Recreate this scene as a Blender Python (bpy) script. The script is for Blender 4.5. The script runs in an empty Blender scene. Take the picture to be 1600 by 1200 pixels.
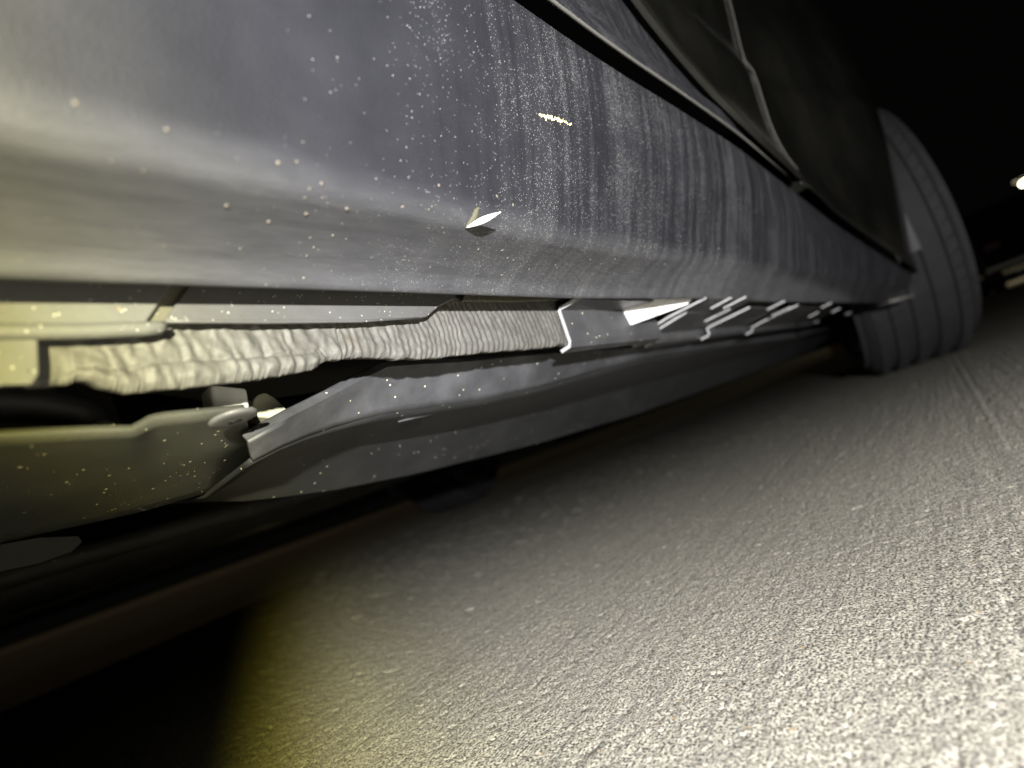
import bpy, bmesh, math, random
import numpy as np
from mathutils import Vector, Matrix, noise

random.seed(7); rng = np.random.default_rng(7)
S = bpy.context.scene
COL = S.collection
R = math.radians

# ------------------------------------------------------------------ camera
CAM_H = 0.11
F_PX = 850.0
VP = (1450.0, 485.0); SLOPE = -0.36
def _ray(px, py): return Vector((px - 800.0, -(py - 600.0), F_PX))
_X = _ray(*VP).normalized()
_Z = _X.cross(_ray(0, VP[1] - SLOPE * VP[0])).normalized()
if _Z.y < 0: _Z = -_Z
_Y = _Z.cross(_X)
if _Y.x > 0: _Y = -_Y
def direction(px, py):
    r = _ray(px, py); return Vector((r.dot(_X), r.dot(_Y), r.dot(_Z)))
def at(px, py, x=None, y=None, z=None):
    """point of the photograph on the plane x, y or z = const (z measured from the camera height)"""
    d = direction(px, py)
    k = x / d.x if x is not None else (y / d.y if y is not None else z / d.z)
    return Vector((d.x * k, d.y * k, d.z * k + CAM_H))
cd = bpy.data.cameras.new('camera'); cam = bpy.data.objects.new('camera', cd); COL.objects.link(cam)
cd.sensor_fit = 'HORIZONTAL'; cd.sensor_width = 36; cd.lens = F_PX / 1600 * 36
right = Vector((_X.x, _Y.x, _Z.x)); up = Vector((_X.y, _Y.y, _Z.y)); fwd = Vector((_X.z, _Y.z, _Z.z))
m = Matrix((right, up, -fwd)).transposed().to_4x4(); m.translation = (0, 0, CAM_H)
cam.matrix_world = m
cd.clip_start = 0.005; cd.clip_end = 500
cd.dof.use_dof = True; cd.dof.focus_distance = 0.235; cd.dof.aperture_fstop = 6.0
S.camera = cam

# ------------------------------------------------------------------ world and exposure
W = bpy.data.worlds.new('World'); S.world = W; W.use_nodes = True
bg = W.node_tree.nodes['Background']; bg.inputs[0].default_value = (0.9, 1.0, 0.8, 1); bg.inputs[1].default_value = 0.0012
S.view_settings.view_transform = 'Standard'; S.view_settings.look = 'None'
S.view_settings.exposure = 0; S.view_settings.gamma = 1

# ------------------------------------------------------------------ lamps
def look(o, d): o.rotation_euler = Vector(d).to_track_quat('-Z', 'Y').to_euler()
ld = bpy.data.lights.new('flash_lamp', 'SPOT'); lo = bpy.data.objects.new('flash_lamp', ld); COL.objects.link(lo)
lo.location = (-0.185, -0.25, CAM_H + 0.038)
AX_AZ, AX_EL, HALF = 3.0, 3.0, 63.5
look(lo, (math.cos(R(AX_AZ)), math.sin(R(AX_AZ)), math.tan(R(AX_EL))))
ld.energy = 80; ld.spot_size = R(2 * HALF); ld.spot_blend = 0.22; ld.shadow_soft_size = 0.006
ld.color = (1, 0.985, 0.965)
ld.use_nodes = True
nt = ld.node_tree; em = nt.nodes['Emission']          # a lens that fringes yellow at the rim of its beam
tc = nt.nodes.new('ShaderNodeTexCoord'); sx = nt.nodes.new('ShaderNodeSeparateXYZ'); ab = nt.nodes.new('ShaderNodeMath'); ab.operation = 'ABSOLUTE'
rp = nt.nodes.new('ShaderNodeValToRGB')
nt.links.new(tc.outputs['Normal'], sx.inputs[0]); nt.links.new(sx.outputs[2], ab.inputs[0]); nt.links.new(ab.outputs[0], rp.inputs[0]); nt.links.new(rp.outputs[0], em.inputs[0])
ce = math.cos(R(HALF))
el = rp.color_ramp.elements
el[0].position = ce + 0.003; el[0].color = (0.80, 0.70, 0.04, 1)
el[1].position = 0.985; el[1].color = (1, 1, 1, 1)
for p_, c_ in ((ce + .040, (1.0, 0.88, 0.10, 1)), (ce + .080, (0.94, 0.89, 0.48, 1)), (0.62, (0.88, 0.88, 0.86, 1)), (0.70, (0.95, 0.95, 0.945, 1)), (0.80, (0.78, 0.78, 0.775, 1)), (0.87, (0.74, 0.74, 0.735, 1)), (0.95, (0.95, 0.95, 0.945, 1))):
    e = el.new(p_); e.color = c_
rp.color_ramp.interpolation = 'B_SPLINE'

def lamp(name, loc, energy, color, size=0.1):
    l = bpy.data.lights.new(name, 'POINT'); o = bpy.data.objects.new(name, l); COL.objects.link(o)
    o.location = loc; l.energy = energy; l.color = color; l.shadow_soft_size = size; return o
lamp('lot_lamp', (4.0, 12.0, 6.0), 55, (1.0, 0.72, 0.40), 0.2)

# ------------------------------------------------------------------ helpers: objects
def obj(name, me, mat=None, parent=None, smooth=True):
    if isinstance(me, bmesh.types.BMesh):
        d = bpy.data.meshes.new(name); me.normal_update(); me.to_mesh(d); me.free(); me = d
    o = bpy.data.objects.new(name, me); COL.objects.link(o)
    if mat:
        for mm in (mat if isinstance(mat, (list, tuple)) else [mat]): me.materials.append(mm)
    if parent: o.parent = parent
    for p in me.polygons: p.use_smooth = smooth
    return o
def thing(name, label, cat, loc=(0, 0, 0), rz=0, group=None):
    o = bpy.data.objects.new(name, None); COL.objects.link(o); o.location = loc; o.rotation_euler.z = rz
    o.empty_display_size = 0.1
    o['label'] = label; o['category'] = cat
    if group: o['group'] = group
    return o
def tag(o, label, cat, group=None):
    o['label'] = label; o['category'] = cat
    if group: o['group'] = group
    return o
def autosmooth(o, deg=35):
    me = o.data; bm = bmesh.new(); bm.from_mesh(me)
    for ed in bm.edges:
        if len(ed.link_faces) == 2 and ed.calc_face_angle(0) > R(deg): ed.smooth = False
    bm.to_mesh(me); bm.free(); return o
def interp(tab, x):
    """tab: list of (x, a, b, ...) -> smooth-ish interpolation of each value"""
    xs = [t[0] for t in tab]
    return [float(np.interp(x, xs, [t[k] for t in tab])) for k in range(1, len(tab[0]))]
def grid_mesh(name, rows, uv=True):
    """rows: list of lists of Vectors (same length). UV: metres along a row (x), metres across"""
    nr, nc = len(rows), len(rows[0])
    v = [tuple(p) for r in rows for p in r]
    f = [(i*nc+j, i*nc+j+1, (i+1)*nc+j+1, (i+1)*nc+j) for i in range(nr-1) for j in range(nc-1)]
    me = bpy.data.meshes.new(name); me.from_pydata(v, [], f)
    if uv:
        acc = np.zeros((nr, nc))
        for i in range(1, nr):
            for j in range(nc): acc[i, j] = acc[i-1, j] + (Vector(rows[i][j]) - Vector(rows[i-1][j])).length
        l = me.uv_layers.new(name='uv')
        for p in me.polygons:
            for li in p.loop_indices:
                vi = me.loops[li].vertex_index; i, j = divmod(vi, nc)
                l.data[li].uv = (rows[i][j][0], acc[i, j])
    me.validate(); return me
def solid(o, t, off=1):
    md = o.modifiers.new('thickness', 'SOLIDIFY'); md.thickness = t; md.offset = off; return o
def bevel(o, w, seg=2):
    md = o.modifiers.new('bevel', 'BEVEL'); md.width = w; md.segments = seg; md.limit_method = 'ANGLE'; md.angle_limit = R(40); return o
def box_bm(x0, x1, y0, y1, z0, z1, bm=None):
    bm = bm or bmesh.new()
    vs = [bm.verts.new(c) for c in ((x0,y0,z0),(x1,y0,z0),(x1,y1,z0),(x0,y1,z0),(x0,y0,z1),(x1,y0,z1),(x1,y1,z1),(x0,y1,z1))]
    for q in ((0,3,2,1),(4,5,6,7),(0,1,5,4),(1,2,6,5),(2,3,7,6),(3,0,4,7)): bm.faces.new([vs[i] for i in q])
    return bm
def prism_bm(pts, d, bm=None):
    """closed outline (Vectors) pushed along vector d"""
    bm = bm or bmesh.new(); d = Vector(d)
    a = [bm.verts.new(p) for p in pts]; b = [bm.verts.new(Vector(p) + d) for p in pts]
    n = len(pts)
    bm.faces.new(a); bm.faces.new(b[::-1])
    for i in range(n): bm.faces.new((a[i], b[i], b[(i+1) % n], a[(i+1) % n]))
    bmesh.ops.recalc_face_normals(bm, faces=bm.faces); return bm
def tube_bm(pts, r, n=12, bm=None, cap=True):
    bm = bm or bmesh.new(); pts = [Vector(p) for p in pts]; rings = []
    for i, p in enumerate(pts):
        t = (pts[min(i+1, len(pts)-1)] - pts[max(i-1, 0)]).normalized()
        a = t.orthogonal().normalized() if i == 0 else (rings[-1][1] - t * rings[-1][1].dot(t)).normalized()
        b = t.cross(a); rr = r[i] if isinstance(r, (list, tuple)) else r
        rings.append(([bm.verts.new(p + (a*math.cos(2*math.pi*k/n) + b*math.sin(2*math.pi*k/n))*rr) for k in range(n)], a))
    for i in range(len(rings)-1):
        A, B = rings[i][0], rings[i+1][0]
        for k in range(n): bm.faces.new((A[k], A[(k+1) % n], B[(k+1) % n], B[k]))
    if cap: bm.faces.new(rings[0][0][::-1]); bm.faces.new(rings[-1][0])
    return bm
def lathe_bm(prof, n=64, bm=None, closed=False):
    """prof: (radius, offset) around the Y axis"""
    bm = bm or bmesh.new(); rings = []
    for r, y in prof:
        rings.append([bm.verts.new((r*math.cos(2*math.pi*k/n), y, r*math.sin(2*math.pi*k/n))) for k in range(n)])
    m_ = len(rings)
    for i in range(m_ if closed else m_-1):
        A, B = rings[i], rings[(i+1) % m_]
        for k in range(n): bm.faces.new((A[k], A[(k+1) % n], B[(k+1) % n], B[k]))
    bmesh.ops.recalc_face_normals(bm, faces=bm.faces); return bm

# ------------------------------------------------------------------ helpers: materials
class N:
    def __init__(s, name):
        s.m = bpy.data.materials.new(name); s.m.use_nodes = True; s.t = s.m.node_tree; s.b = s.t.nodes['Principled BSDF']
    def n(s, typ, **kw):
        nd = s.t.nodes.new('ShaderNode' + typ)
        for k, v in kw.items(): setattr(nd, k, v)
        return nd
    def l(s, a, b): s.t.links.new(a, b)
    def coord(s, which='Object', scale=(1, 1, 1), rot=(0, 0, 0)):
        c = s.n('TexCoord'); mp = s.n('Mapping'); mp.inputs['Scale'].default_value = scale; mp.inputs['Rotation'].default_value = rot
        s.l(c.outputs[which], mp.inputs[0]); return mp.outputs[0]
    def noise(s, vec, scale, detail=3, rough=0.5, dist=0):
        nd = s.n('TexNoise'); nd.inputs['Scale'].default_value = scale; nd.inputs['Detail'].default_value = detail
        nd.inputs['Roughness'].default_value = rough; nd.inputs['Distortion'].default_value = dist
        s.l(vec, nd.inputs['Vector']); return nd.outputs['Fac']
    def voro(s, vec, scale, rnd=1):
        nd = s.n('TexVoronoi'); nd.inputs['Scale'].default_value = scale; nd.inputs['Randomness'].default_value = rnd
        s.l(vec, nd.inputs['Vector']); return nd
    def ramp(s, fac, a, b, ca=(0, 0, 0, 1), cb=(1, 1, 1, 1)):
        r = s.n('ValToRGB'); e = r.color_ramp.elements; e[0].position = a; e[1].position = b; e[0].color = ca; e[1].color = cb
        s.l(fac, r.inputs[0]); return r.outputs[0]
    def math(s, op, a, b=None):
        nd = s.n('Math', operation=op)
        for i, v in enumerate((a, b)):
            if v is None: continue
            if isinstance(v, (int, float)): nd.inputs[i].default_value = v
            else: s.l(v, nd.inputs[i])
        return nd.outputs[0]
    def mix(s, fac, a, b, mode='MIX'):
        nd = s.n('MixRGB', blend_type=mode)
        for i, v in enumerate((fac, a, b)):
            if isinstance(v, (int, float)): nd.inputs[i].default_value = v
            elif isinstance(v, tuple): nd.inputs[i].default_value = v if len(v) == 4 else (*v, 1)
            else: s.l(v, nd.inputs[i])
        return nd.outputs[0]
    def base(s, c, rough=0.5, metal=0, spec=None, coat=0):
        for k, v in (('Base Color', c), ('Roughness', rough), ('Metallic', metal)):
            if isinstance(v, tuple): s.b.inputs[k].default_value = v if len(v) == 4 else (*v, 1)
            elif isinstance(v, (int, float)): s.b.inputs[k].default_value = v
            else: s.l(v, s.b.inputs[k])
        if spec is not None: s.b.inputs['Specular IOR Level'].default_value = spec
        if coat: s.b.inputs['Coat Weight'].default_value = coat; s.b.inputs['Coat Roughness'].default_value = 0.12
        return s
    def bump(s, h, strength=0.3, dist=0.001):
        nd = s.n('Bump'); nd.inputs['Strength'].default_value = strength; nd.inputs['Distance'].default_value = dist
        s.l(h, nd.inputs['Height']); s.l(nd.outputs[0], s.b.inputs['Normal']); return s

def sprinkle(s, vec, scale, size, density_fac=None, lo=0.55):
    """bright specks: small voronoi cells, only some of them kept"""
    v = s.voro(vec, scale)
    dot = s.math('LESS_THAN', v.outputs['Distance'], size)
    sep = s.n('SeparateColor'); s.l(v.outputs['Color'], sep.inputs[0])
    if density_fac is None: keep = s.math('GREATER_THAN', sep.outputs[0], lo)
    else: keep = s.math('LESS_THAN', sep.outputs[0], density_fac)
    return s.math('MULTIPLY', dot, keep)

# dusty body paint: water-washed streaks that run down the panel, specks caught in them
def dusty_paint(name, dust_lo=0.0, streaks=1.0, low_dust=True):
    s = N(name)
    st = s.coord('UV', (1, 0.05, 1)); uv = s.coord('UV')
    n1 = s.noise(st, 130, 4, 0.65); n2 = s.noise(st, 42, 2)
    streak = s.ramp(s.math('MULTIPLY', n1, s.math('ADD', n2, 0.45)), 0.36, 0.60)
    sx = s.n('SeparateXYZ'); s.l(uv, sx.inputs[0])
    streak = s.math('MULTIPLY', streak, s.math('ADD', s.math('MULTIPLY', s.ramp(sx.outputs[0], 0.12, 0.23), 1.0), 0.0))
    cloud = s.noise(uv, 38, 5, 0.6)
    dust = s.math('MULTIPLY', streak, 0.20 * streaks)
    dust = s.math('ADD', dust, s.math('MULTIPLY', s.ramp(cloud, 0.30, 0.80), 0.12))
    if low_dust:                                    # thrown-up road film on the tucked-under half
        sv = s.n('SeparateXYZ'); s.l(uv, sv.inputs[0])
        wob = s.math('ADD', sv.outputs[1], s.math('MULTIPLY', s.math('SUBTRACT', s.noise(uv, 25, 4), 0.5), 0.010))
        low = s.ramp(wob, 0.109, 0.121)
        scr = s.coord('UV', (1.0, 6.0, 1), (0, 0, R(14)))
        film = s.math('MULTIPLY', low, s.math('ADD', s.math('MULTIPLY', s.noise(scr, 60, 6, 0.7), 0.55), 0.12))
        dust = s.math('ADD', dust, film)
    dust = s.math('MINIMUM', s.math('ADD', dust, dust_lo), 0.95)
    c = s.mix(dust, (0.044, 0.045, 0.055), (0.070, 0.070, 0.0715))
    fac = s.math('MULTIPLY', s.math('ADD', s.math('MULTIPLY', streak, 0.80), s.math('ADD', s.math('MULTIPLY', s.ramp(sx.outputs[0], 0.07, 0.2), 0.06), 0.0)), s.ramp(cloud, 0.3, 0.62))
    sp = s.math('MAXIMUM', sprinkle(s, uv, 1000, 0.27, fac), sprinkle(s, uv, 1700, 0.31, fac))
    c = s.mix(s.math('MULTIPLY', sp, 0.8), c, (0.21, 0.21, 0.21))
    # hairline scratches
    sc = s.coord('UV', (9, 0.9, 1), (0, 0, R(38)))
    hair = s.math('MULTIPLY', s.ramp(s.math('ABSOLUTE', s.math('SUBTRACT', s.noise(sc, 14, 1), 0.5)), 0.0, 0.004, (1,1,1,1), (0,0,0,1)), s.ramp(s.noise(uv, 22, 2), 0.56, 0.66))
    c = s.mix(s.math('MULTIPLY', hair, 0.0), c, (0.6, 0.6, 0.6))
    s.base(c, s.math('ADD', s.math('MULTIPLY', dust, 0.25), 0.37), s.math('MULTIPLY', s.math('SUBTRACT', 1.0, s.math('MINIMUM', s.math('ADD', s.math('MULTIPLY', dust, 1.6), sp), 1.0)), 0.72), 0.5)
    s.bump(s.math('ADD', s.math('MULTIPLY', sp, 0.7), s.math('MULTIPLY', s.noise(uv, 900, 3), 0.35)), 0.5, 0.0006)
    return s.m
M = {}
M['paint_dusty'] = dusty_paint('dusty_paint')
M['door_dusty'] = dusty_paint('door_dusty', 0.0, 0.7, False)
s = N('clean_paint'); M['paint_clean'] = s.base(s.mix(s.ramp(s.noise(s.coord('Object'), 8, 5, 0.6), 0.4, 0.75), (0.007, 0.007, 0.006), (0.018, 0.0175, 0.015)), 0.16, 0, 0.5, 0.6).m
def coated(name, base, rust=0.0, rough=0.55):
    s = N(name); o = s.coord('Object')
    c = s.mix(s.ramp(s.noise(o, 70, 5, 0.6), 0.35, 0.7), base, tuple(b*0.82 for b in base))
    c = s.mix(s.math('MULTIPLY', sprinkle(s, o, 1100, 0.26, None, 0.93), 0.5), c, (0.85, 0.84, 0.78))
    c = s.mix(s.math('MULTIPLY', sprinkle(s, o, 520, 0.20, None, 0.93), 0.9), c, (0.05, 0.045, 0.04))
    if rust: c = s.mix(s.math('MULTIPLY', s.ramp(s.noise(o, 95, 4), 0.66, 0.74), rust), c, (0.42, 0.24, 0.06))
    s.base(c, rough); s.bump(s.noise(o, 800, 3), 0.25, 0.0005); return s.m
M['plate'] = coated('grey_underseal', (0.068, 0.068, 0.0675), 0.15)
M['plate_light'] = coated('pale_underseal', (0.088, 0.089, 0.087), 0.85)
M['backing'] = coated('olive_primer', (0.085, 0.081, 0.06))
s = N('seam_sealer'); o_ = s.coord('Object')
c = s.mix(s.ramp(s.noise(o_, 120, 5, 0.6), 0.35, 0.72), (0.085, 0.083, 0.077), (0.058, 0.056, 0.052))
c = s.mix(s.math('MULTIPLY', s.ramp(s.noise(o_, 45, 4, 0.6), 0.60, 0.72), 0.45), c, (0.08, 0.068, 0.05))
c = s.mix(s.math('MULTIPLY', sprinkle(s, o_, 800, 0.25, None, 0.9), 0.6), c, (0.1, 0.095, 0.085))
s.base(c, 0.62, 0, 0.3); s.bump(s.noise(o_, 700, 4, 0.6), 0.35, 0.0006); M['sealer'] = s.m
s = N('bare_white_metal'); o_ = s.coord('Object')
M['bare'] = s.base(s.mix(s.ramp(s.noise(o_, 160, 4), 0.5, 0.72), (0.82, 0.82, 0.84), (0.55, 0.52, 0.46)), 0.4, 0.0).m
def plastic(name, base, rough=0.5, speck=0.93, dust=(0.25, 0.25, 0.26), amt=0.35):
    s = N(name); o = s.coord('Object')
    c = s.mix(s.math('MULTIPLY', s.ramp(s.noise(o, 22, 6, 0.65), 0.42, 0.72), amt), base, dust)
    c = s.mix(s.math('MULTIPLY', sprinkle(s, o, 420, 0.22, None, speck), 0.85), c, (0.70, 0.68, 0.50))
    s.base(c, rough); s.bump(s.noise(o, 1500, 2), 0.3, 0.0004); return s.m
M['shield'] = plastic('shield_plastic', (0.036, 0.037, 0.034), 0.5, 0.93, (0.11, 0.11, 0.10), 0.3)
M['tray'] = plastic('undertray_plastic', (0.014, 0.0145, 0.016), 0.5, 0.965, (0.06, 0.06, 0.063), 0.25)
M['tray_dust'] = plastic('undertray_dusty', (0.030, 0.031, 0.035), 0.6, 0.95, (0.092, 0.092, 0.102), 0.85)
M['sheet'] = plastic('closing_sheet_paint', (0.045, 0.045, 0.049), 0.45, 0.95, (0.12, 0.12, 0.125), 0.45)
M['pin'] = plastic('pin_plastic', (0.07, 0.07, 0.075), 0.5, 0.95, (0.18, 0.18, 0.19), 0.5)
M['black'] = N('black_underbody').base((0.012, 0.012, 0.014), 0.6).m
M['rubber'] = plastic('tyre_rubber', (0.014, 0.014, 0.016), 0.85, 0.999, (0.026, 0.0255, 0.025), 0.6)
M['rim'] = N('rim_metal').base((0.18, 0.18, 0.19), 0.45, 0.6).m
M['scuff'] = coated('scuffed_metal', (0.36, 0.36, 0.37), 0.3)
M['white_plastic'] = plastic('white_plastic', (0.5, 0.51, 0.49), 0.4, 0.97, (0.3, 0.3, 0.27), 0.4)
M['cream'] = plastic('cream_plastic', (0.33, 0.325, 0.26), 0.45, 0.97, (0.3, 0.28, 0.2), 0.5)
M['pipe'] = plastic('pipe_metal', (0.025, 0.024, 0.022), 0.6, 0.99, (0.07, 0.06, 0.045), 0.5)
M['dirt'] = N('dried_dirt').base((0.125, 0.112, 0.095), 0.95, 0, 0.1).m
M['chrome'] = N('chrome').base((0.8, 0.78, 0.7), 0.15, 1.0).m

# ------------------------------------------------------------------ ground: one concrete sheet, its near part with real grain
def smooth_noise(ny, nx, sy, sx):
    a = rng.standard_normal((ny, nx)); fy = np.fft.fftfreq(ny)[:, None]; fx = np.fft.rfftfreq(nx)[None, :]
    g = np.exp(-2*np.pi**2*((fy*sy)**2 + (fx*sx)**2)); b = np.fft.irfft2(np.fft.rfft2(a)*g, s=(ny, nx)); return b/b.std()
def make_ground():
    d0 = 0.0011                              # grain-fine near the lens, the same relief in coarser steps further off
    def axis(lo, a, b, hi, g):
        m_ = list(np.arange(a, b, d0)); st = d0; up_ = [m_[-1]]
        while up_[-1] < hi: st *= g; up_.append(up_[-1] + st)
        st = d0; dn = [m_[0]]
        while dn[-1] > lo: st *= g; dn.append(dn[-1] - st)
        return np.array(dn[:0:-1] + m_ + up_[1:])
    xs = axis(-.25, -.02, .50, 4.5, 1.0105); ys = axis(-1.6, -.16, .32, 3.2, 1.0125); nx, ny = len(xs), len(ys)
    sc_ = np.sqrt(np.clip(np.gradient(xs)/d0, 1, 8)[None, :]*np.clip(np.gradient(ys)/d0, 1, 8)[:, None])
    h = 0.22*smooth_noise(ny, nx, 0.6, 0.6) + 0.08*smooth_noise(ny, nx, 0.8, 2.0) + 0.04*smooth_noise(ny, nx, 2.0, 9) + 0.14*smooth_noise(ny, nx, 60, 60) + 0.10*smooth_noise(ny, nx, 1.3, 70)*(np.clip(0.4 + smooth_noise(ny, nx, 20, 120), 0, 2) + 1.2)*np.exp(-((ys[:, None] + .02)/.07)**2)
    pits = smooth_noise(ny, nx, 1.6, 1.6); h -= 0.9*np.clip(pits-1.7, 0, None)
    h *= 0.00046*sc_
    ed = np.minimum.reduce([np.arange(nx)[None, :]*np.ones((ny, 1)), (nx-1-np.arange(nx))[None, :]*np.ones((ny, 1)), np.arange(ny)[:, None]*np.ones((1, nx)), (ny-1-np.arange(ny))[:, None]*np.ones((1, nx))])
    h *= np.clip(ed/60, 0, 1)
    co = np.stack([np.broadcast_to(xs[None, :], (ny, nx)), np.broadcast_to(ys[:, None], (ny, nx)), h], -1).reshape(-1, 3)
    idx = np.arange(nx*ny).reshape(ny, nx)
    q = np.stack([idx[:-1, :-1], idx[:-1, 1:], idx[1:, 1:], idx[1:, :-1]], -1).reshape(-1, 4)
    B = 160.0; o4 = len(co)
    co = np.concatenate([co, np.array([(-B, -B, 0), (B, -B, 0), (B, B, 0), (-B, B, 0)])])
    c = [idx[0, 0], idx[0, -1], idx[-1, -1], idx[-1, 0]]
    q = np.concatenate([q, np.array([[o4, o4+1, c[1], c[0]], [o4+1, o4+2, c[2], c[1]], [o4+2, o4+3, c[3], c[2]], [o4+3, o4, c[0], c[3]]])])
    me = bpy.data.meshes.new('ground'); me.vertices.add(len(co)); me.vertices.foreach_set('co', co.ravel())
    me.loops.add(len(q)*4); me.loops.foreach_set('vertex_index', q.ravel().astype(np.int32))
    me.polygons.add(len(q)); me.polygons.foreach_set('loop_start', np.arange(0, len(q)*4, 4, dtype=np.int32))
    me.update(calc_edges=True); me.validate()
    s = N('concrete'); o = s.coord('Object')
    br = s.coord('Object', (0.22, 1, 1), (0, 0, R(6)))
    g1 = s.noise(o, 850, 3, 0.65); g2 = s.noise(o, 160, 4, 0.6); g3 = s.noise(o, 9, 4)
    c = s.mix(s.ramp(g1, 0.40, 0.57), (0.06, 0.058, 0.053), (0.62, 0.585, 0.495))
    c = s.mix(s.math('MULTIPLY', s.ramp(s.noise(br, 330, 3, 0.6), 0.52, 0.70), 0.6), c, (0.16, 0.156, 0.145))
    bl = s.coord('Object', (0.02, 1, 1))
    c = s.mix(s.math('MULTIPLY', s.ramp(s.noise(bl, 150, 4, 0.7), 0.50, 0.66), 0.42), c, (0.15, 0.146, 0.135))
    c = s.mix(s.math('MULTIPLY', s.ramp(g3, 0.4, 0.7), 0.25), c, (0.30, 0.285, 0.25))
    c = s.mix(s.math('MULTIPLY', sprinkle(s, o, 520, 0.34, None, 0.88), 0.85), c, (0.07, 0.066, 0.062))
    c = s.mix(s.math('MULTIPLY', sprinkle(s, o, 240, 0.22, None, 0.96), 0.8), c, (0.34, 0.25, 0.14))
    s.base(c, 0.85, 0, 0.3); s.bump(s.math('ADD', g1, s.math('MULTIPLY', s.noise(br, 420, 3), 0.8)), 0.35, 0.0010)
    o = obj('ground', me, s.m, None, True); o['kind'] = 'structure'; return o
make_ground()

# ------------------------------------------------------------------ the car
CAR = thing('parked_car', 'dusty dark grey car seen close under its sill, with rippled pale seam sealer', 'car')
def P(x, y, z): return Vector((x, y, z + CAM_H))      # z measured from the camera height

GAP = [(-0.6, .083, .181), (0.0, .081, .180), (0.2, .079, .178), (0.274, .0768, .178), (0.36, .0705, .1755), (0.46, .064, .172), (0.62, .0585, .164), (0.83, .0500, .150), (1.0, .030, .120), (1.17, .0010, .0730), (1.22, -.004, .060)]
CRE = [(-0.6, .108, .0875), (0.3, .108, .0875), (0.5, .089, .0850), (0.83, .062, .080), (1.0, .042, .072), (1.17, .012, .050), (1.22, .006, .042)]
LIP = [(-0.6, .142, .074), (0.28, .142, .074), (0.42, .118, .0650), (0.58, .108, .0600), (0.75, .0915, .0535), (1.0, .068, .045), (1.17, .048, .0380), (1.22, .0360, .0345)]
XS = list(np.arange(-0.6, 0.0, 0.05)) + list(np.arange(0, 0.6, 0.0125)) + list(np.arange(0.6, 1.1901, 0.02))
def smooth_tab(tab, x):
    return [sum(interp(tab, x + d)[k] for d in (-.03, -.015, 0, .015, .03))/5 for k in range(2)]
def rocker_rows():
    rows = []
    def prof(x):
        g, c, l = smooth_tab(GAP, x), smooth_tab(CRE, x), smooth_tab(LIP, x)
        g, c, l = Vector(g), Vector(c), Vector(l)
        out = [g + Vector((.022, -.006)), g + Vector((.006, -.003)), g + Vector((.0012, -.0004)), g + Vector((0, -.0025))]
        top = g + Vector((0, -.0025))
        u = (c - top); hem = l + Vector((-.003, .0040)); d = hem - c
        k = .80
        for t in (.12, .25, .4, .55, .7, k): 
            p = top + u*t; p += Vector((-.0035*math.sin(math.pi*t/k*0.9), 0)); out.append(p)
        a = top + u*k + Vector((-.0035*math.sin(math.pi*.9), 0)); b = c + d*.22
        for t in (.2, .4, .6, .8, 1.0):
            out.append(a*(1-t)**2 + (c + Vector((-.001, -.002)))*2*t*(1-t) + b*t*t)
        for t in (.45, .7, .9, 1.0): out.append(c + d*t + Vector((0, .0015*math.sin(math.pi*(t-.22)/.78))))
        out += [l + Vector((-.0012, .0012)), l, l + Vector((.0012, -.0002)), l + Vector((.0024, .0012)), l + Vector((.003, .006))]
        return out
    pr = [prof(x) for x in XS]
    for i in range(len(pr[0])): rows.append([P(x, pr[j][i].x, pr[j][i].y) for j, x in enumerate(XS)])
    return rows
RR = rocker_rows()
rocker = obj('rocker_panel', grid_mesh('rocker_panel', RR), M['paint_dusty'], CAR)

# dried dirt stuck to the rocker: real lumps
def lump(bm, p, n, r, flat=0.6):
    mt = Matrix.Translation(p) @ n.to_track_quat('Z', 'Y').to_matrix().to_4x4() @ Matrix.Rotation(random.random()*6, 4, 'Z') @ Matrix.Diagonal((r*random.uniform(.8, 1.5), r*random.uniform(.7, 1.1), r*flat, 1))
    res = bmesh.ops.create_icosphere(bm, subdivisions=1, radius=1, matrix=mt)
    for v in res['verts']: v.co += Vector((random.gauss(0, 1), random.gauss(0, 1), random.gauss(0, 1)))*r*.12
def lumps_on(o, name, count, rmin, rmax, pick, mat):
    bm = bmesh.new(); me = o.data; k = 0
    polys = [p for p in me.polygons if pick(p.center)]
    ws = [p.area for p in polys]
    for p in random.choices(polys, ws, k=count):
        vs = [me.vertices[i].co for i in p.vertices]; a, b = random.random(), random.random()
        q = vs[0]*(1-a)*(1-b) + vs[1]*a*(1-b) + vs[2]*a*b + vs[3]*(1-a)*b
        n = p.normal.copy()
        if n.dot(-(Vector(q) - Vector((0, 0, CAM_H)))) < 0: n = -n
        lump(bm, q, n, rmin + (rmax-rmin)*random.random()**3)
    d = obj(name, bm, mat, o); d['kind'] = 'stuff'; return d
lumps_on(rocker, 'dirt_specks', 230, .00015, .00075, lambda c: 0.0 < c.x < .45 and .076 < c.z - CAM_H < .098 and c.y < .140, M['dirt'])

M['yellow'] = N('lamp_reflection').base((0.85, 0.80, 0.40), 0.4).m  # lamp reflection on the sill, built as pale yellow lumps
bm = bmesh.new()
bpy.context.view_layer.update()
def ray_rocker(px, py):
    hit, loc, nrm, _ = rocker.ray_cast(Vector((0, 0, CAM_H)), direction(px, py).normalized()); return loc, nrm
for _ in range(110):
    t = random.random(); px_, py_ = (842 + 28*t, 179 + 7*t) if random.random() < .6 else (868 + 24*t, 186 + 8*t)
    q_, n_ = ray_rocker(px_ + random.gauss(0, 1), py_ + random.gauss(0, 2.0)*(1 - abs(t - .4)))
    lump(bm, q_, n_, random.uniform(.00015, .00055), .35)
obj('lamp_reflection', bm, M['yellow'], rocker)['kind'] = 'stuff'
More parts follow.
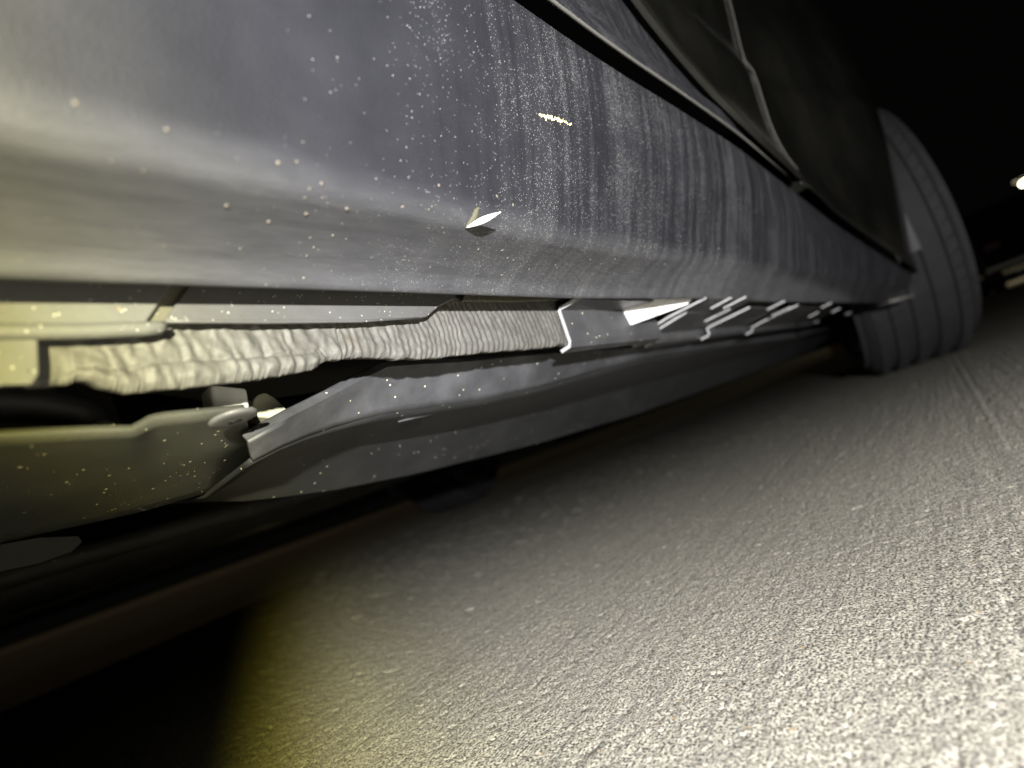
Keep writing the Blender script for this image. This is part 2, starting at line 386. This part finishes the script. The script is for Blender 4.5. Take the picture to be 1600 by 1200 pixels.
# door above the gap: dusty lower border, clean glossy skin above it
SEAMX = 0.67
DPROF = [  # height above camera, y at the seam plane
    (.162, .064), (.218, .076), (.27, .070), (.323, .062), (.40, .046), (.50, .034), (.62, .024), (.80, .02)]
def door_y(x, z):
    g = smooth_tab(GAP, x); zb = g[1]
    t = z - zb + .162
    y = float(np.mean(np.interp([t - .03, t - .02, t - .01, t, t + .01, t + .02, t + .03], [p[0] for p in DPROF], [p[1] for p in DPROF])))
    y -= .0035*max(0, 1 - (t - .162)/.03)
    return y + (g[0] - .0650)*max(0, 1 - (z - zb)/.25) - .0045*max(0, min(1, (1.0 - x)/.4))
_fa, _fb = at(1100, 0, y=.045), at(1250, 200, y=.05)
def reflect_flare(x, z):   # shoulder added down door and fender, shaped to lighten a reflected band
    u = Vector((_fb.x - _fa.x, _fb.z - _fa.z)); L = u.length; u /= L
    q = Vector((x - _fa.x, z + CAM_H - _fa.z)); t = q.dot(u)/L; d = q.x*u.y*-1 + q.y*u.x
    w = .028; k = min(1, max(0, (-d)/w + .5)) if True else 0
    return -.007*k*k*(3 - 2*k)*max(0, min(1, (1.5 - t)/.4))
def crease_z(x):   # styling line that drops towards the front and runs into the gap
    return float(np.interp(x, [-.6, .2, .35, .42, .50], [.40, .33, .247, .214, .174]))
def door_rows(lo, hi, xs, nz):
    rows = []
    for i in range(nz + 1):
        t = i/nz; r = []
        for x in xs:
            a, b = lo(x), hi(x); z = a + (b - a)*t; r.append(P(x, door_y(x, z), z))
        rows.append(r)
    return rows
gz = lambda x: smooth_tab(GAP, x)[1] + .0075 - .0045*max(0, min(1, (x - .5)/.5))
xs = list(np.arange(-.6, .47, .02)) + [.478]
rows = door_rows(gz, lambda x: max(crease_z(x), gz(x) + .0005), xs, 14)
hem = [[p + Vector((0, .0035, .02)) for p in rows[0]], [p + Vector((0, .0030, .001)) for p in rows[0]], [p + Vector((0, .0022, -.0004)) for p in rows[0]], [p + Vector((0, .0008, -.0004)) for p in rows[0]]]
door = obj('door_panel', grid_mesh('door_panel', hem + rows), M['door_dusty'], CAR)
xs2 = list(np.arange(-.6, .66, .02)) + [SEAMX - .0015]
rows = door_rows(lambda x: max(crease_z(x), gz(x)) + .001, lambda x: .80, xs2, 40)
def push(p, i): return p + Vector((0, -.0012 + reflect_flare(p.x, p.z - CAM_H), 0))
rows = [[push(p, i) for p in r] for i, r in enumerate(rows)]
rows = [[p + Vector((0, .004, -.001)) for p in rows[0]], [p + Vector((0, .0008, -.0006)) for p in rows[0]]] + rows
rows = [r + [r[-1] + Vector((.0008, .001, 0)), r[-1] + Vector((.001, .012, 0))] for r in rows]
obj('door_skin', grid_mesh('door_skin', rows), M['paint_clean'], door)['label'] = 'glossy black clean upper door skin'
# fender from the door seam to the wheel arch
ARCH = [(.060, 1.205), (.10, 1.20), (.20, 1.20), (.30, 1.205), (.38, 1.235), (.46, 1.29), (.54, 1.37), (.62, 1.50), (.68, 1.68), (.70, 1.95)]
def arch_x(z): return float(np.interp(z, [a[0] for a in ARCH], [a[1] for a in ARCH]))
SIL = [(.060, -.003), (.10, -.0085), (.17, -.023), (.259*1.2, -.0478), (.42, -.060), (.58, -.068), (.8, -.06)]
rows = []
NZ = 44; NXF = 26
for i in range(NZ + 1):
    t = i/NZ; r = []
    for j in range(NXF + 1):
        u = j/NXF
        x = SEAMX + .0015; 
        zb_guess = 0
        for _ in range(3):
            zlo = gz(min(x, 1.2)); z = zlo + (.80 - zlo)*t
            x = SEAMX + .0015 + (arch_x(z) - SEAMX - .0015)*u
        yd = door_y(min(x, SEAMX + .05), z); ys = float(np.interp(z, [q[0] for q in SIL], [q[1] for q in SIL]))
        w = u*u*(3 - 2*u)
        y_ = yd*(1-w) + ys*w
        gq = smooth_tab(GAP, min(x, 1.2)); yb_ = door_y(min(x, SEAMX + .05), zlo)*(1-w) + float(np.interp(zlo, [q[0] for q in SIL], [q[1] for q in SIL]))*w
        y_ += (gq[0] - .0035 - yb_)*max(0, 1 - (z - zlo)/.14)*min(1, u*4)
        r.append(P(x, y_ + .0015*(1 - u) + reflect_flare(x, z), z))
    rows.append(r)
rows = [[p + Vector((0, .006, .01)) for p in rows[0]], [p + Vector((0, .001, -.0003)) for p in rows[0]]] + rows
rows = [[r[0] + Vector((.006, .012, 0)), r[0] + Vector((.0006, .001, 0))] + r + [r[-1] + Vector((.004, .004, 0)), r[-1] + Vector((.002, .03, 0))] for r in rows]
fender = obj('fender', grid_mesh('fender', rows), M['paint_clean'], CAR)
s = N('edge_highlight'); M['edge'] = s.base((0.10, 0.097, 0.09), 0.5).m  # paler tubes paint the bright highlight along door seam and hem
ed_ = [P(SEAMX - .0012, door_y(SEAMX - .01, z) - .0022 + reflect_flare(SEAMX, z), z) for z in np.linspace(gz(SEAMX) + .02, .79, 40)]
obj('door_edge_highlight', tube_bm(ed_, [.0002, .0004, .0005] + [.0006]*37, 8), M['edge'], door)
hm_ = [P(x, door_y(x, gz(x)) + .0012, gz(x) + .0002) for x in list(np.arange(-.6, .64, .02))]
obj('door_hem_highlight', tube_bm(hm_, [.0011]*(len(hm_) - 6) + [.0009, .0007, .0005, .0003, .0002, .0001], 8), M['edge'], door)
# seal strip deep in the gap
gp = [P(x, smooth_tab(GAP, x)[0] + .016, smooth_tab(GAP, x)[1] + .012) for x in np.arange(-.6, 1.18, .03)]
obj('gap_seal', tube_bm(gp, .006, 8), M['black'], door)

obj('fender_edge_highlight', tube_bm([at(1378, 474, x=1.185), at(1400, 469, x=1.19), at(1428, 461, x=1.195)], [.003, .004, .002], 8), M['edge'], fender)

# ------------------------------------------------------------------ pinch weld under the sill
YB, YS, YP = .171, .1640, .1575       # backing, sealer, proud plates
weld = obj('pinch_weld', box_bm(-.5, .30, YB, YB + .0015, CAM_H + .061, CAM_H + .110), M['backing'], CAR, False)
# outer plates: outlines traced on their own plane, pushed 1.6 mm deep, stand-off flange behind
def plate(name, px, y, mat, t=.0018, bev=.0006):
    o = obj(name, prism_bm([at(a, b, y=y) for a, b in px], (0, t, 0)), mat, weld, False)
    bevel(o, bev, 2); return o
plate('flange_plate', [(-260, 396), (282, 425), (226, 508), (60, 522), (62, 584), (52, 600), (-260, 606)], YP, M['plate_light'])
plate('flange_plate', [(308, 424), (258, 500), (420, 503), (560, 502), (655, 497), (668, 494), (688, 477), (712, 466), (715, 440)], YP, M['plate'])
plate('flange_plate', [(735, 440), (722, 470), (800, 471), (885, 468), (900, 440)], YP + .0025, M['backing'])
plate('flange_plate', [(195, 420), (345, 424), (345, 496), (195, 512)], YP + .0022, M['backing'])
ridge = obj('hem_bead', tube_bm([at(x, y, y=YP) for x, y in ((-260, 524), (0, 519), (120, 518), (225, 514), (248, 512), (258, 508))], [.0021]*4 + [.0019, .0012], 10), M['plate_light'], weld)
bead = obj('hem_bead', tube_bm([at(x, y, y=YP) for x, y in ((258, 502), (300, 502), (420, 503), (560, 502), (655, 497))], [.0005, .0007, .0007, .0006, .0004], 8), M['plate'], weld)
# rippled seam sealer
def sealer():
    topc = [(40, 515), (258, 500), (480, 498), (660, 488), (700, 466), (893, 462)]
    botc = [(40, 603), (85, 600), (112, 597), (122, 592), (140, 594), (165, 604), (200, 612), (240, 608), (300, 603), (360, 596), (420, 588), (468, 580), (492, 575), (506, 565), (516, 560), (530, 561), (545, 557), (580, 557), (640, 559), (680, 558), (740, 551), (800, 546), (850, 542), (872, 540), (880, 536), (893, 541)]
    NU, NV = 1000, 54
    rows = []
    V = Vector
    for i in range(NV + 1):
        r = []
        for j in range(NU + 1):
            px = 40 + (893 - 40)*j/NU
            yt = float(np.interp(px, [a[0] for a in topc], [a[1] for a in topc])); yb = float(np.interp(px, [a[0] for a in botc], [a[1] for a in botc]))
            yb += 2.2*noise.noise(V((px*.06, 3, 0))) + 1.6*noise.noise(V((px*.23, 7, 0)))
            v = i/(NV - 8)
            vv = min(v, 1.0); q = at(px, yt + (yb - yt)*vv, y=YS)
            s_, z_ = q.x, q.z - CAM_H
            wob = noise.noise(V((s_*70, z_*90, 1)))*.0026 + noise.noise(V((s_*210, z_*160, 5)))*.0009
            fine = float(np.interp(px, [520, 720, 800], [0, 1, 1]))
            lean = (vv - .5)*(-.0035) + (vv - .5)**2*.010
            per = .0050*(1-fine) + .0042*fine
            ph = (s_ + lean + wob*(1 - .65*fine))/per
            ridge_ = (.45*abs(math.sin(math.pi*ph))**.8 + .55*(.5 - .5*math.cos(2*math.pi*ph + .8*noise.noise(V((s_*260, z_*80, 16))))))*fine + (1-fine)*(.5 + .5*math.sin(2*math.pi*ph + 1.5*noise.noise(V((s_*300, z_*120, 6)))))*1.1
            amp = max(.0001, .0006 + .0010*noise.noise(V((s_*150, z_*170, 9))))*(1-fine) + .00085*fine
            h = amp*ridge_ + .0012*(1-fine)*noise.noise(V((s_*230 + z_*60, z_*110, 12))) + .0010*noise.noise(V((s_*160, z_*190, 2)))*(1-.4*fine) + .0005*noise.noise(V((s_*420, z_*420, 4)))
            if px < 510:     # a second bead along the lower edge
                k = float(np.interp(px, [40, 240, 300, 500, 510], [.9, .62, .60, .68, .9]))
                h += .0012*math.exp(-((vv - k - .16)/.13)**2) - .0008*math.exp(-((vv - k)/.03)**2)
            h -= .0016*math.exp(-((px - 530 - 14*(vv-.5))/2.2)**2)        # the joint between two runs of sealer
            h += .0007*math.exp(-((px - 524 - 14*(vv-.5))/3.5)**2)
            if px < 112: h *= .35
            lowr = max(0, vv - .86)/.14
            h *= .75
            y = YS - h + .0016*lowr**2
            if v > 1.0:
                k = (v - 1)*(NV - 8)/8; y = YS - h*(1-k) + .0016 + .005*k; q.z += .0012*k**2 + .0004*k
            q.y = y; r.append(q)
        rows.append(r)
    return obj('seam_sealer', grid_mesh('seam_sealer', rows, False), M['sealer'], weld)
sealer()
# closing sheets in front of the sealer: bent profiles, each with its bare cut end towards the camera
def sheet(x0, x1, prof, t=.0016, endmat=True, name='closing_sheet'):
    pr = [Vector((0, a, b + CAM_H)) for a, b in prof]; n = len(pr)
    nor = []
    for i in range(n):
        d = (pr[min(i+1, n-1)] - pr[max(i-1, 0)]).normalized(); nor.append(Vector((0, -d.z, d.y)))
    # outward = towards -y / -z
    loop = [p + q*t*.5 for p, q in zip(pr, nor)] + [p - q*t*.5 for p, q in zip(pr[::-1], nor[::-1])]
    bm = bmesh.new(); a = [bm.verts.new(p + Vector((x0, 0, 0))) for p in loop]; b = [bm.verts.new(p + Vector((x1, 0, 0))) for p in loop]
    m_ = len(loop)
    for i in range(n - 1):
        f = bm.faces.new((a[i], a[i+1], a[m_-2-i], a[m_-1-i])); f.material_index = 1
        bm.faces.new((b[i], b[m_-1-i], b[m_-2-i], b[i+1]))
    for i in range(m_): bm.faces.new((a[i], b[i], b[(i+1) % m_], a[(i+1) % m_]))
    bmesh.ops.recalc_face_normals(bm, faces=bm.faces)
    return obj(name, bm, [M['sheet'], M['scuff']], weld, False)
sheet(.280, .419, [(.1440, .0752), (.1592, .0752), (.1603, .0742), (.1610, .0545), (.1622, .0520), (.1690, .0512)], .0022)
sheet(.420, 1.05, [(.118, .0652), (.150, .0640), (.1765, .0605), (.1775, .0592), (.1768, .0556), (.179, .0543), (.188, .0540)], .0016)
sheet(.434, 1.10, [(.140, .0640), (.1720, .0600), (.1738, .0590), (.1745, .0540), (.176, .0522), (.1835, .0515)], .0022)
sheet(.555, 1.12, [(.122, .0600), (.1645, .0580), (.1668, .0568), (.1664, .0520), (.168, .0505), (.176, .0498)], .0018)
sheet(.70, 1.15, [(.105, .0560), (.150, .0535), (.161, .0520), (.1612, .0480), (.170, .0470)], .0016)
# white gusset plate
g = obj('gusset_plate', prism_bm([P(.352, .1640, .083), P(.362, .1640, .0622), P(.412, .130, .0655), P(.418, .124, .0700), P(.40, .134, .083)], (.0015, .0015, 0)), M['bare'], weld, False)
g['label'] = 'white triangular gusset plate'
# scuffed ribs across the underside further forward
for x, ya, yb, z, w in ((.455, .110, .128, .0615, .004), (.475, .104, .124, .0598, .0015), (.50, .125, .150, .0590, .0012), (.60, .100, .118, .0560, .006), (.68, .110, .132, .0545, .003), (.80, .085, .098, .0495, .005), (.86, .110, .124, .0480, .006), (.93, .092, .104, .0455, .005)):
    o = obj('scuffed_rib', prism_bm([P(x, ya, z + .0016), P(x + w, ya, z + .0016), P(x + w, ya, z), P(x, ya, z)], (0, yb - ya, -.0012)), M['scuff'], weld, False)
    bevel(o, .0005, 1)
for px, py in ((1275, 503), (1325, 490), (1210, 505)):   # plugs along the underside
    q = at(px, py, x=.98); bm = bmesh.new(); bmesh.ops.create_icosphere(bm, subdivisions=2, radius=.006, matrix=Matrix.Translation(q) @ Matrix.Diagonal((1, 1, .5, 1)))
    obj('drain_plug', bm, M['sheet'], weld)

# ------------------------------------------------------------------ splash shield, push pin and clips
def loft(curves, sub=6, y_smooth=True):
    """curves of equal length; straight ruled strips between them, `sub` rows each"""
    rows = []
    for k in range(len(curves) - 1):
        A, B = curves[k], curves[k+1]
        for i in range(sub): rows.append([a.lerp(b, i/sub) for a, b in zip(A, B)])
    rows.append(list(curves[-1])); return rows
def curve(pts, y, n=40):
    """pts (px,py) with one y or a list of y; resampled evenly"""
    ys = y if isinstance(y, (list, tuple)) else [y]*len(pts)
    P3 = [at(a, b, y=yy) for (a, b), yy in zip(pts, ys)]
    L = [0]
    for a, b in zip(P3, P3[1:]): L.append(L[-1] + (b - a).length)
    return [Vector([float(np.interp(L[-1]*i/n, L, [p[k] for p in P3])) for k in range(3)]) for i in range(n + 1)]
top = curve([(-260, 690), (0, 684), (85, 679), (150, 676), (208, 675), (222, 668), (240, 657), (262, 653), (330, 646), (384, 641)], .180, 60)
mid = curve([(-260, 800), (0, 762), (120, 745), (250, 722), (330, 712), (392, 692)], .222, 60)
bot = curve([(-260, 905), (0, 848), (120, 822), (220, 800), (330, 768), (394, 716)], .290, 60)
turn = [p + Vector((0, .010, .0045)) for p in bot]
shield = obj('splash_shield', grid_mesh('splash_shield', loft([top, mid, bot, turn], 6)), M['shield'], CAR)
solid(shield, .0022)
lumps_on(shield, 'dirt_specks', 150, .0001, .0005, lambda c: 0.0 < c.x < .14 and c.y < .285, M['dirt'])
lower = obj('bracket_plate', prism_bm([at(a, b, y=.40) for a, b in ((-200, 880), (0, 851), (60, 840), (122, 838), (128, 846), (112, 862), (60, 880), (0, 893), (-200, 930))], (0, .004, 0)), M['pipe'], shield, False)
# pin: flat head below the shield, white retainer above it
pc = at(366, 656, y=.177)
pin = obj('push_pin', lathe_bm([(.0001, -.0002), (.0036, -.0003), (.0062, -.0002), (.0072, .0001), (.0077, .0008), (.0070, .0015), (.0036, .0020), (.0001, .0021)], 32), M['pin'], shield)
pin.location = pc; pin.rotation_euler = (R(90 - 4), 0, R(12))
pin.data.transform(Matrix.Identity(4))
for a in (0, 90):
    bm = box_bm(-.0026, .0026, -.0006, -.0001, -.0005, .0005)
    b = obj('drive_slot', bm, M['black'], pin, False); b.rotation_euler = (0, R(a), 0); b.location = (0, -.00015, 0)
def clip(pts, y, d, mat, name='retainer_clip'):
    o = obj(name, prism_bm([at(a, b, y=y) for a, b in pts], (0, d, 0)), mat, shield, False); bevel(o, .0012, 3); return o
clip([(329, 600), (386, 606), (392, 645), (335, 648)], .196, .010, M['white_plastic'])
clip([(392, 650), (396, 624), (404, 615), (416, 612), (432, 622), (452, 642), (455, 655)], .216, .010, M['cream'])
clip([(140, 660), (168, 655), (182, 660), (188, 680), (150, 682)], .215, .006, M['cream'])
o = obj('wiring_hose', tube_bm([at(a, b, y=.225) for a, b in ((-150, 632), (-20, 628), (60, 630), (120, 642), (165, 668))], .0065, 12), M['black'], shield)
o = obj('brace_strip', tube_bm([at(a, b, y=.26) for a, b in ((330, 655), (480, 632), (640, 598))], .006, 8), M['shield'], shield)

# ------------------------------------------------------------------ undertray with facets
c0 = curve([(389, 688), (420, 668), (460, 648), (500, 628), (540, 606), (580, 585), (598, 574), (640, 570), (720, 566), (800, 558), (900, 549), (1000, 543), (1100, 534), (1240, 520), (1300, 513)], .196, 80)
c1 = curve([(396, 722), (430, 704), (480, 683), (540, 662), (600, 647), (650, 640), (760, 624), (850, 604), (930, 580), (1000, 562), (1100, 545), (1240, 528), (1300, 518)], [.213]*8 + [.211, .209, .207, .205], 80)
c2 = curve([(322, 778), (400, 734), (460, 714), (530, 702), (620, 689), (740, 668), (850, 642), (1000, 601), (1240, 538), (1300, 522)], [.295, .285, .29, .30, .31, .315, .31, .29, .25, .235], 80)
c3 = curve([(240, 790), (316, 784), (390, 783), (520, 766), (650, 740), (760, 713), (850, 690), (1000, 645), (1240, 560), (1300, 527)], [.33, .33, .335, .345, .355, .36, .355, .33, .28, .25], 80)
c4 = [p + Vector((0, .012, .006)) for p in c3]; c5 = [p + Vector((0, .02, .07)) for p in c3]
tray = obj('undertray', grid_mesh('undertray', loft([c1, c2, c3, c4, c5], 6)), M['tray'], CAR, True); autosmooth(tray, 8); solid(tray, .0022)
rim_ = [p + Vector((0, .004, .004)) for p in c0]
flap = obj('tray_flange', grid_mesh('tray_flange', loft([rim_, c0, c1], 6)), M['tray_dust'], tray, True); autosmooth(flap, 30); solid(flap, .0018)
flap['label'] = 'dust covered upper flange of the undertray'
slot = obj('louvre_slot', tube_bm([at(a, b, y=.236) for a, b in ((618, 657), (640, 648), (670, 640), (700, 632), (722, 628))], [.0004, .0020, .0024, .0018, .0004], 10), M['black'], tray)
lip_ = obj('louvre_lip', tube_bm([at(a, b, y=.234) for a, b in ((622, 659), (645, 653), (675, 646), (705, 637), (724, 630))], [.0003, .0008, .0010, .0008, .0003], 8), M['tray_dust'], tray)

# ------------------------------------------------------------------ underbody
pan = obj('floor_pan', box_bm(-.8, 1.30, .195, 1.62, CAM_H + .115, CAM_H + .135), M['black'], CAR, False)
obj('exhaust_pipe', tube_bm([P(-.8, .92, .060), P(.2, .92, .058), P(.55, .90, .060), P(.9, .86, .07), (1.5, .8, .2)], .030, 20), M['pipe'], pan)
obj('brake_line', tube_bm([P(-.8, .62, .050), P(.25, .62, .049), P(.40, .64, .05), P(.6, .72, .06)], .010, 10), M['pipe'], pan)
obj('heat_shield', prism_bm([P(-.8, 1.2, .03), P(-.8, 1.42, .025), P(-.8, 1.42, .06), P(-.8, 1.2, .06)], (1.25, 0, 0)), M['pipe'], pan, False)
cm = obj('cross_member', box_bm(1.22, 1.34, .30, 1.45, CAM_H + .025, CAM_H + .10), M['black'], CAR, False); bevel(cm, .01)
cv = obj('engine_undercover', box_bm(1.35, 2.45, .36, 1.34, CAM_H + .022, CAM_H + .030), M['black'], CAR, False)
# the sill on the far side
fs = obj('rocker_panel', prism_bm([P(-.8, 1.60, .10), P(-.8, 1.615, .026), P(-.8, 1.63, .022), P(-.8, 1.70, .07), P(-.8, 1.74, .18), P(-.8, 1.68, .20)], (2.02, 0, 0)), M['black'], CAR, False)
fb = obj('front_bumper', prism_bm([P(2.38, .02, .005), P(2.50, .06, -.002), P(2.52, .06, .18), P(2.38, .02, .20)], (0, 1.66, 0)), M['black'], CAR, False); bevel(fb, .02)
obj('wheel_arch_liner', grid_mesh('wheel_arch_liner', [[P(1.62 - .40*math.cos(a), y, .21 + .40*math.sin(a)) for y in np.linspace(-.03, .32, 8)] for a in np.linspace(R(-15), R(195), 28)]), M['black'], fender)
obj('wheel_arch_wall', box_bm(1.2, 2.05, .32, .335, CAM_H + .03, CAM_H + .62), M['black'], fender, False)

# ------------------------------------------------------------------ front wheels, steered
def tyre_prof(r=.308, w=.21, ri=.228):
    h = w/2; p = [(ri, -h + .02), (ri + .02, -h + .004), (ri + .055, -h - .004), (r - .03, -h + .006), (r - .010, -h + .016)]
    g = [-.058, -.020, .020, .058]
    y = -h + .024
    p.append((r - .003, y))
    for c in g:
        p += [(r, c - .0085), (r - .009, c - .0065), (r - .009, c + .0065), (r, c + .0085)]
    p += [(r - .003, h - .024), (r - .010, h - .016), (r - .03, h - .006), (ri + .055, h + .004), (ri + .02, h - .004), (ri, h - .02)]
    return p
def front_wheel(x, y, steer):
    w = bpy.data.objects.new('front_wheel', None); COL.objects.link(w); w.parent = CAR
    w.location = (x, y, .3095); w.rotation_euler = (0, 0, steer)
    t = obj('tyre', lathe_bm(tyre_prof(), 120), M['rubber'], w); autosmooth(t, 40)
    bm = bmesh.new()                                    # tread blocks, cut apart by narrow slanted sipes
    for yc, hw, n, sl in ((-.075, .0085, 66, .5), (-.039, .0100, 60, -.5), (0, .0105, 54, .25), (.039, .0100, 60, .5), (.075, .0085, 66, -.5)):
        for k in range(n):
            a0 = 2*math.pi*(k + random.uniform(-.04, .04))/n; a1 = a0 + 2*math.pi/n*.80; v = []
            for rr in (.3055, .3093):
                for yy in (yc - hw, yc + hw):
                    for a in (a0, a1):
                        aa = a + sl*(yy - yc)/.308*1.2; v.append(bm.verts.new((rr*math.cos(aa), yy, rr*math.sin(aa))))
            for q in ((4, 5, 7, 6), (0, 4, 6, 2), (1, 3, 7, 5), (0, 1, 5, 4), (2, 6, 7, 3)): bm.faces.new([v[i] for i in q])
    bmesh.ops.recalc_face_normals(bm, faces=bm.faces)
    obj('tread_blocks', bm, M['rubber'], t, False)['kind'] = 'stuff'
    r = obj('rim', lathe_bm([(.222, .098), (.240, .095), (.240, .088), (.220, .078), (.212, .03), (.210, -.05), (.220, -.078), (.240, -.088), (.240, -.098), (.218, -.101), (.204, -.05), (.204, .08)], 64, None, True), M['rim'], w); autosmooth(r, 40)
    bm = bmesh.new()
    for k in range(5):
        a = 2*math.pi*k/5; ca, sa = math.cos(a), math.sin(a)
        q = [Vector((ca*rr - sa*tt, yy, sa*rr + ca*tt)) for rr, tt, yy in ((.03, -.03, -.062), (.208, -.022, -.075), (.208, .022, -.075), (.03, .03, -.062))]
        prism_bm(q, (0, .022, 0), bm)
    obj('spoke_set', bm, M['rim'], w, False)
    obj('brake_disc', lathe_bm([(.001, -.01), (.14, -.01), (.14, .012), (.06, .014), (.06, .05), (.001, .05)], 48), M['pipe'], w)
    return w
front_wheel(1.60, .06, R(12)); front_wheel(1.62, 1.68, R(14))

# ------------------------------------------------------------------ small white leaf on the sill, its shadow built as an olive blade
def blade(base, tip, wid, side, curl=.0004):
    base, tip = Vector(base), Vector(tip); n = 14; A, B = [], []
    t = (tip - base); sd = Vector(side).normalized()
    for i in range(n + 1):
        u = i/n; wd = wid*math.sin(math.pi*min(1, u*.94 + .04))**1.3
        c = base + t*u + sd.cross(t).normalized()*curl*math.sin(math.pi*u)
        A.append(c - sd*wd*.5); B.append(c + sd*wd*.5)
    return grid_mesh('leaf_and_shadow', loft([A, B], 3), False)
def on_rocker(px, py):
    d = direction(px, py).normalized(); o0 = Vector((0, 0, CAM_H))
    hit, loc, nrm, _ = rocker.ray_cast(o0, d)
    return loc, (nrm if nrm.dot(d) < 0 else -nrm)
bpy.context.view_layer.update()
lb, ln = on_rocker(727, 354)
lb = lb + ln*.0006
k1 = direction(783, 331).normalized(); dist = lb.length
tip1 = Vector((0, 0, CAM_H)) + k1*((lb - Vector((0, 0, CAM_H))).length - .004)
s2, n2 = on_rocker(746, 322); tip2 = s2 + n2*.0008
leaf = thing('leaf', 'tiny white leaf stuck to the dusty sill, its shadow built as an olive blade', 'leaf', lb)
def local(me): me.transform(Matrix.Translation(-lb)); return me
s = N('leaf_white'); wl = s.base((0.9, 0.9, 0.88), 0.5).m; s = N('leaf_shadow_olive'); ol = s.base((0.035, 0.032, 0.012), 0.7).m
a = obj('leaf_and_shadow', local(blade(lb, tip1, .0021, k1.cross(tip1 - lb))), wl, leaf); a['label'] = 'white leaf blade'; solid(a, .0003)
b = obj('leaf_and_shadow', local(blade(lb, tip2, .0036, k1.cross(tip2 - lb))), ol, leaf); b['label'] = 'shadow of the leaf, built as an olive blade'; solid(b, .0003)

# ------------------------------------------------------------------ background: lamp, another parked car, wheel stop
def emis(name, c, st):
    mt = bpy.data.materials.new(name); mt.use_nodes = True; b = mt.node_tree.nodes['Principled BSDF']
    b.inputs['Base Color'].default_value = (0, 0, 0, 1); b.inputs['Emission Color'].default_value = (*c, 1); b.inputs['Emission Strength'].default_value = st; return mt
q = at(1603, 285, x=40)
sl = thing('street_lamp', 'lit street lamp shining in the dark at the right edge', 'street lamp', (q.x, q.y, 0))
obj('pole', tube_bm([(0, -1.2, 0), (0, -1.2, q.z - .1), (0, -1.0, q.z + .25), (0, -.4, q.z + .3)], [.09, .06, .05, .04], 12), M['black'], sl)
obj('lamp_head', prism_bm([(-.2, -.5, q.z + .24), (.2, -.5, q.z + .24), (.25, .45, q.z + .24), (-.25, .45, q.z + .24)], (0, 0, .12)), M['black'], sl, False)
bm = bmesh.new(); bmesh.ops.create_icosphere(bm, subdivisions=3, radius=.27, matrix=Matrix.Translation((0, 0, q.z)) @ Matrix.Diagonal((.7, 1, .6, 1)))
obj('lamp_lens', bm, emis('lamp_glow', (1, .95, .62), 14), sl)
lamp('street_lamp_light', (q.x - .1, q.y, q.z - .6), 1400, (1, .85, .55), .2)

def other_car():
    X0 = 11.0
    a = at(1541, 425, x=X0); b = at(1600, 409, x=X0)
    cx = a.y
    t = thing('parked_car', 'dark car parked far off at the right edge, pale bumper trim catching light', 'car', (X0, cx, 0))
    prof = [(0, .28), (-.05, .45), (-.02, .70), (.15, .92), (.55, .96), (1.15, 1.38), (2.4, 1.42), (3.2, .98), (4.2, .85), (4.35, .5), (4.3, .28)]
    bm = bmesh.new(); W2 = -1.75
    prism_bm([Vector((x, -.03, z)) for x, z in prof], (0, W2, 0), bm)
    o = obj('body', bm, M['paint_clean'], t, False); bevel(o, .06, 3)
    h = a.z
    tr = obj('bumper_trim', box_bm(-.07, .02, -1.5, 0, h - .03, h + .03), emis_dim, t, False); bevel(tr, .012)
    for y in (-.12, -1.6):
        for x in (.85, 3.4):
            w = obj('wheel', lathe_bm([(.05, -.1), (.2, -.1), (.30, -.08), (.30, .08), (.2, .1), (.05, .1)], 32), M['rubber'], t); w.location = (x, y, .30)
    for y in (-.08, -1.45):
        l_ = obj('tail_lamp', box_bm(-.05, .06, y - .22, y, .62, .74), M['tail'], t, False); bevel(l_, .02)
    pt = obj('tow_eye', lathe_bm([(.022, -.01), (.034, -.01), (.034, .01), (.022, .01)], 20, None, True), M['chrome'], t); pt.location = (-.08, -.33, h - .36 if h > .5 else .18); pt.rotation_euler.z = R(90)
    return t
emis_dim = N('pale_trim').base((0.75, 0.72, 0.6), 0.5).m
M['tail'] = N('tail_lens').base((0.07, 0.003, 0.003), 0.2).m
other_car()
q = at(1316, 539, x=7.0)
ws = obj('wheel_stop', prism_bm([(-.09, -.12, 0), (.09, -.12, 0), (.06, -.12, .22), (-.06, -.12, .22)], (0, .24, 0)), N('lamplit_concrete').base((0.75, 0.58, 0.28), 0.8).m, None, False)  # warm glow of lamplight put into the base colour
ws.location = (q.x, q.y, 0); bevel(ws, .015)
tag(ws, 'small concrete block beyond the front tyre, warm lamplight in its colour, seen low under the car', 'concrete block')
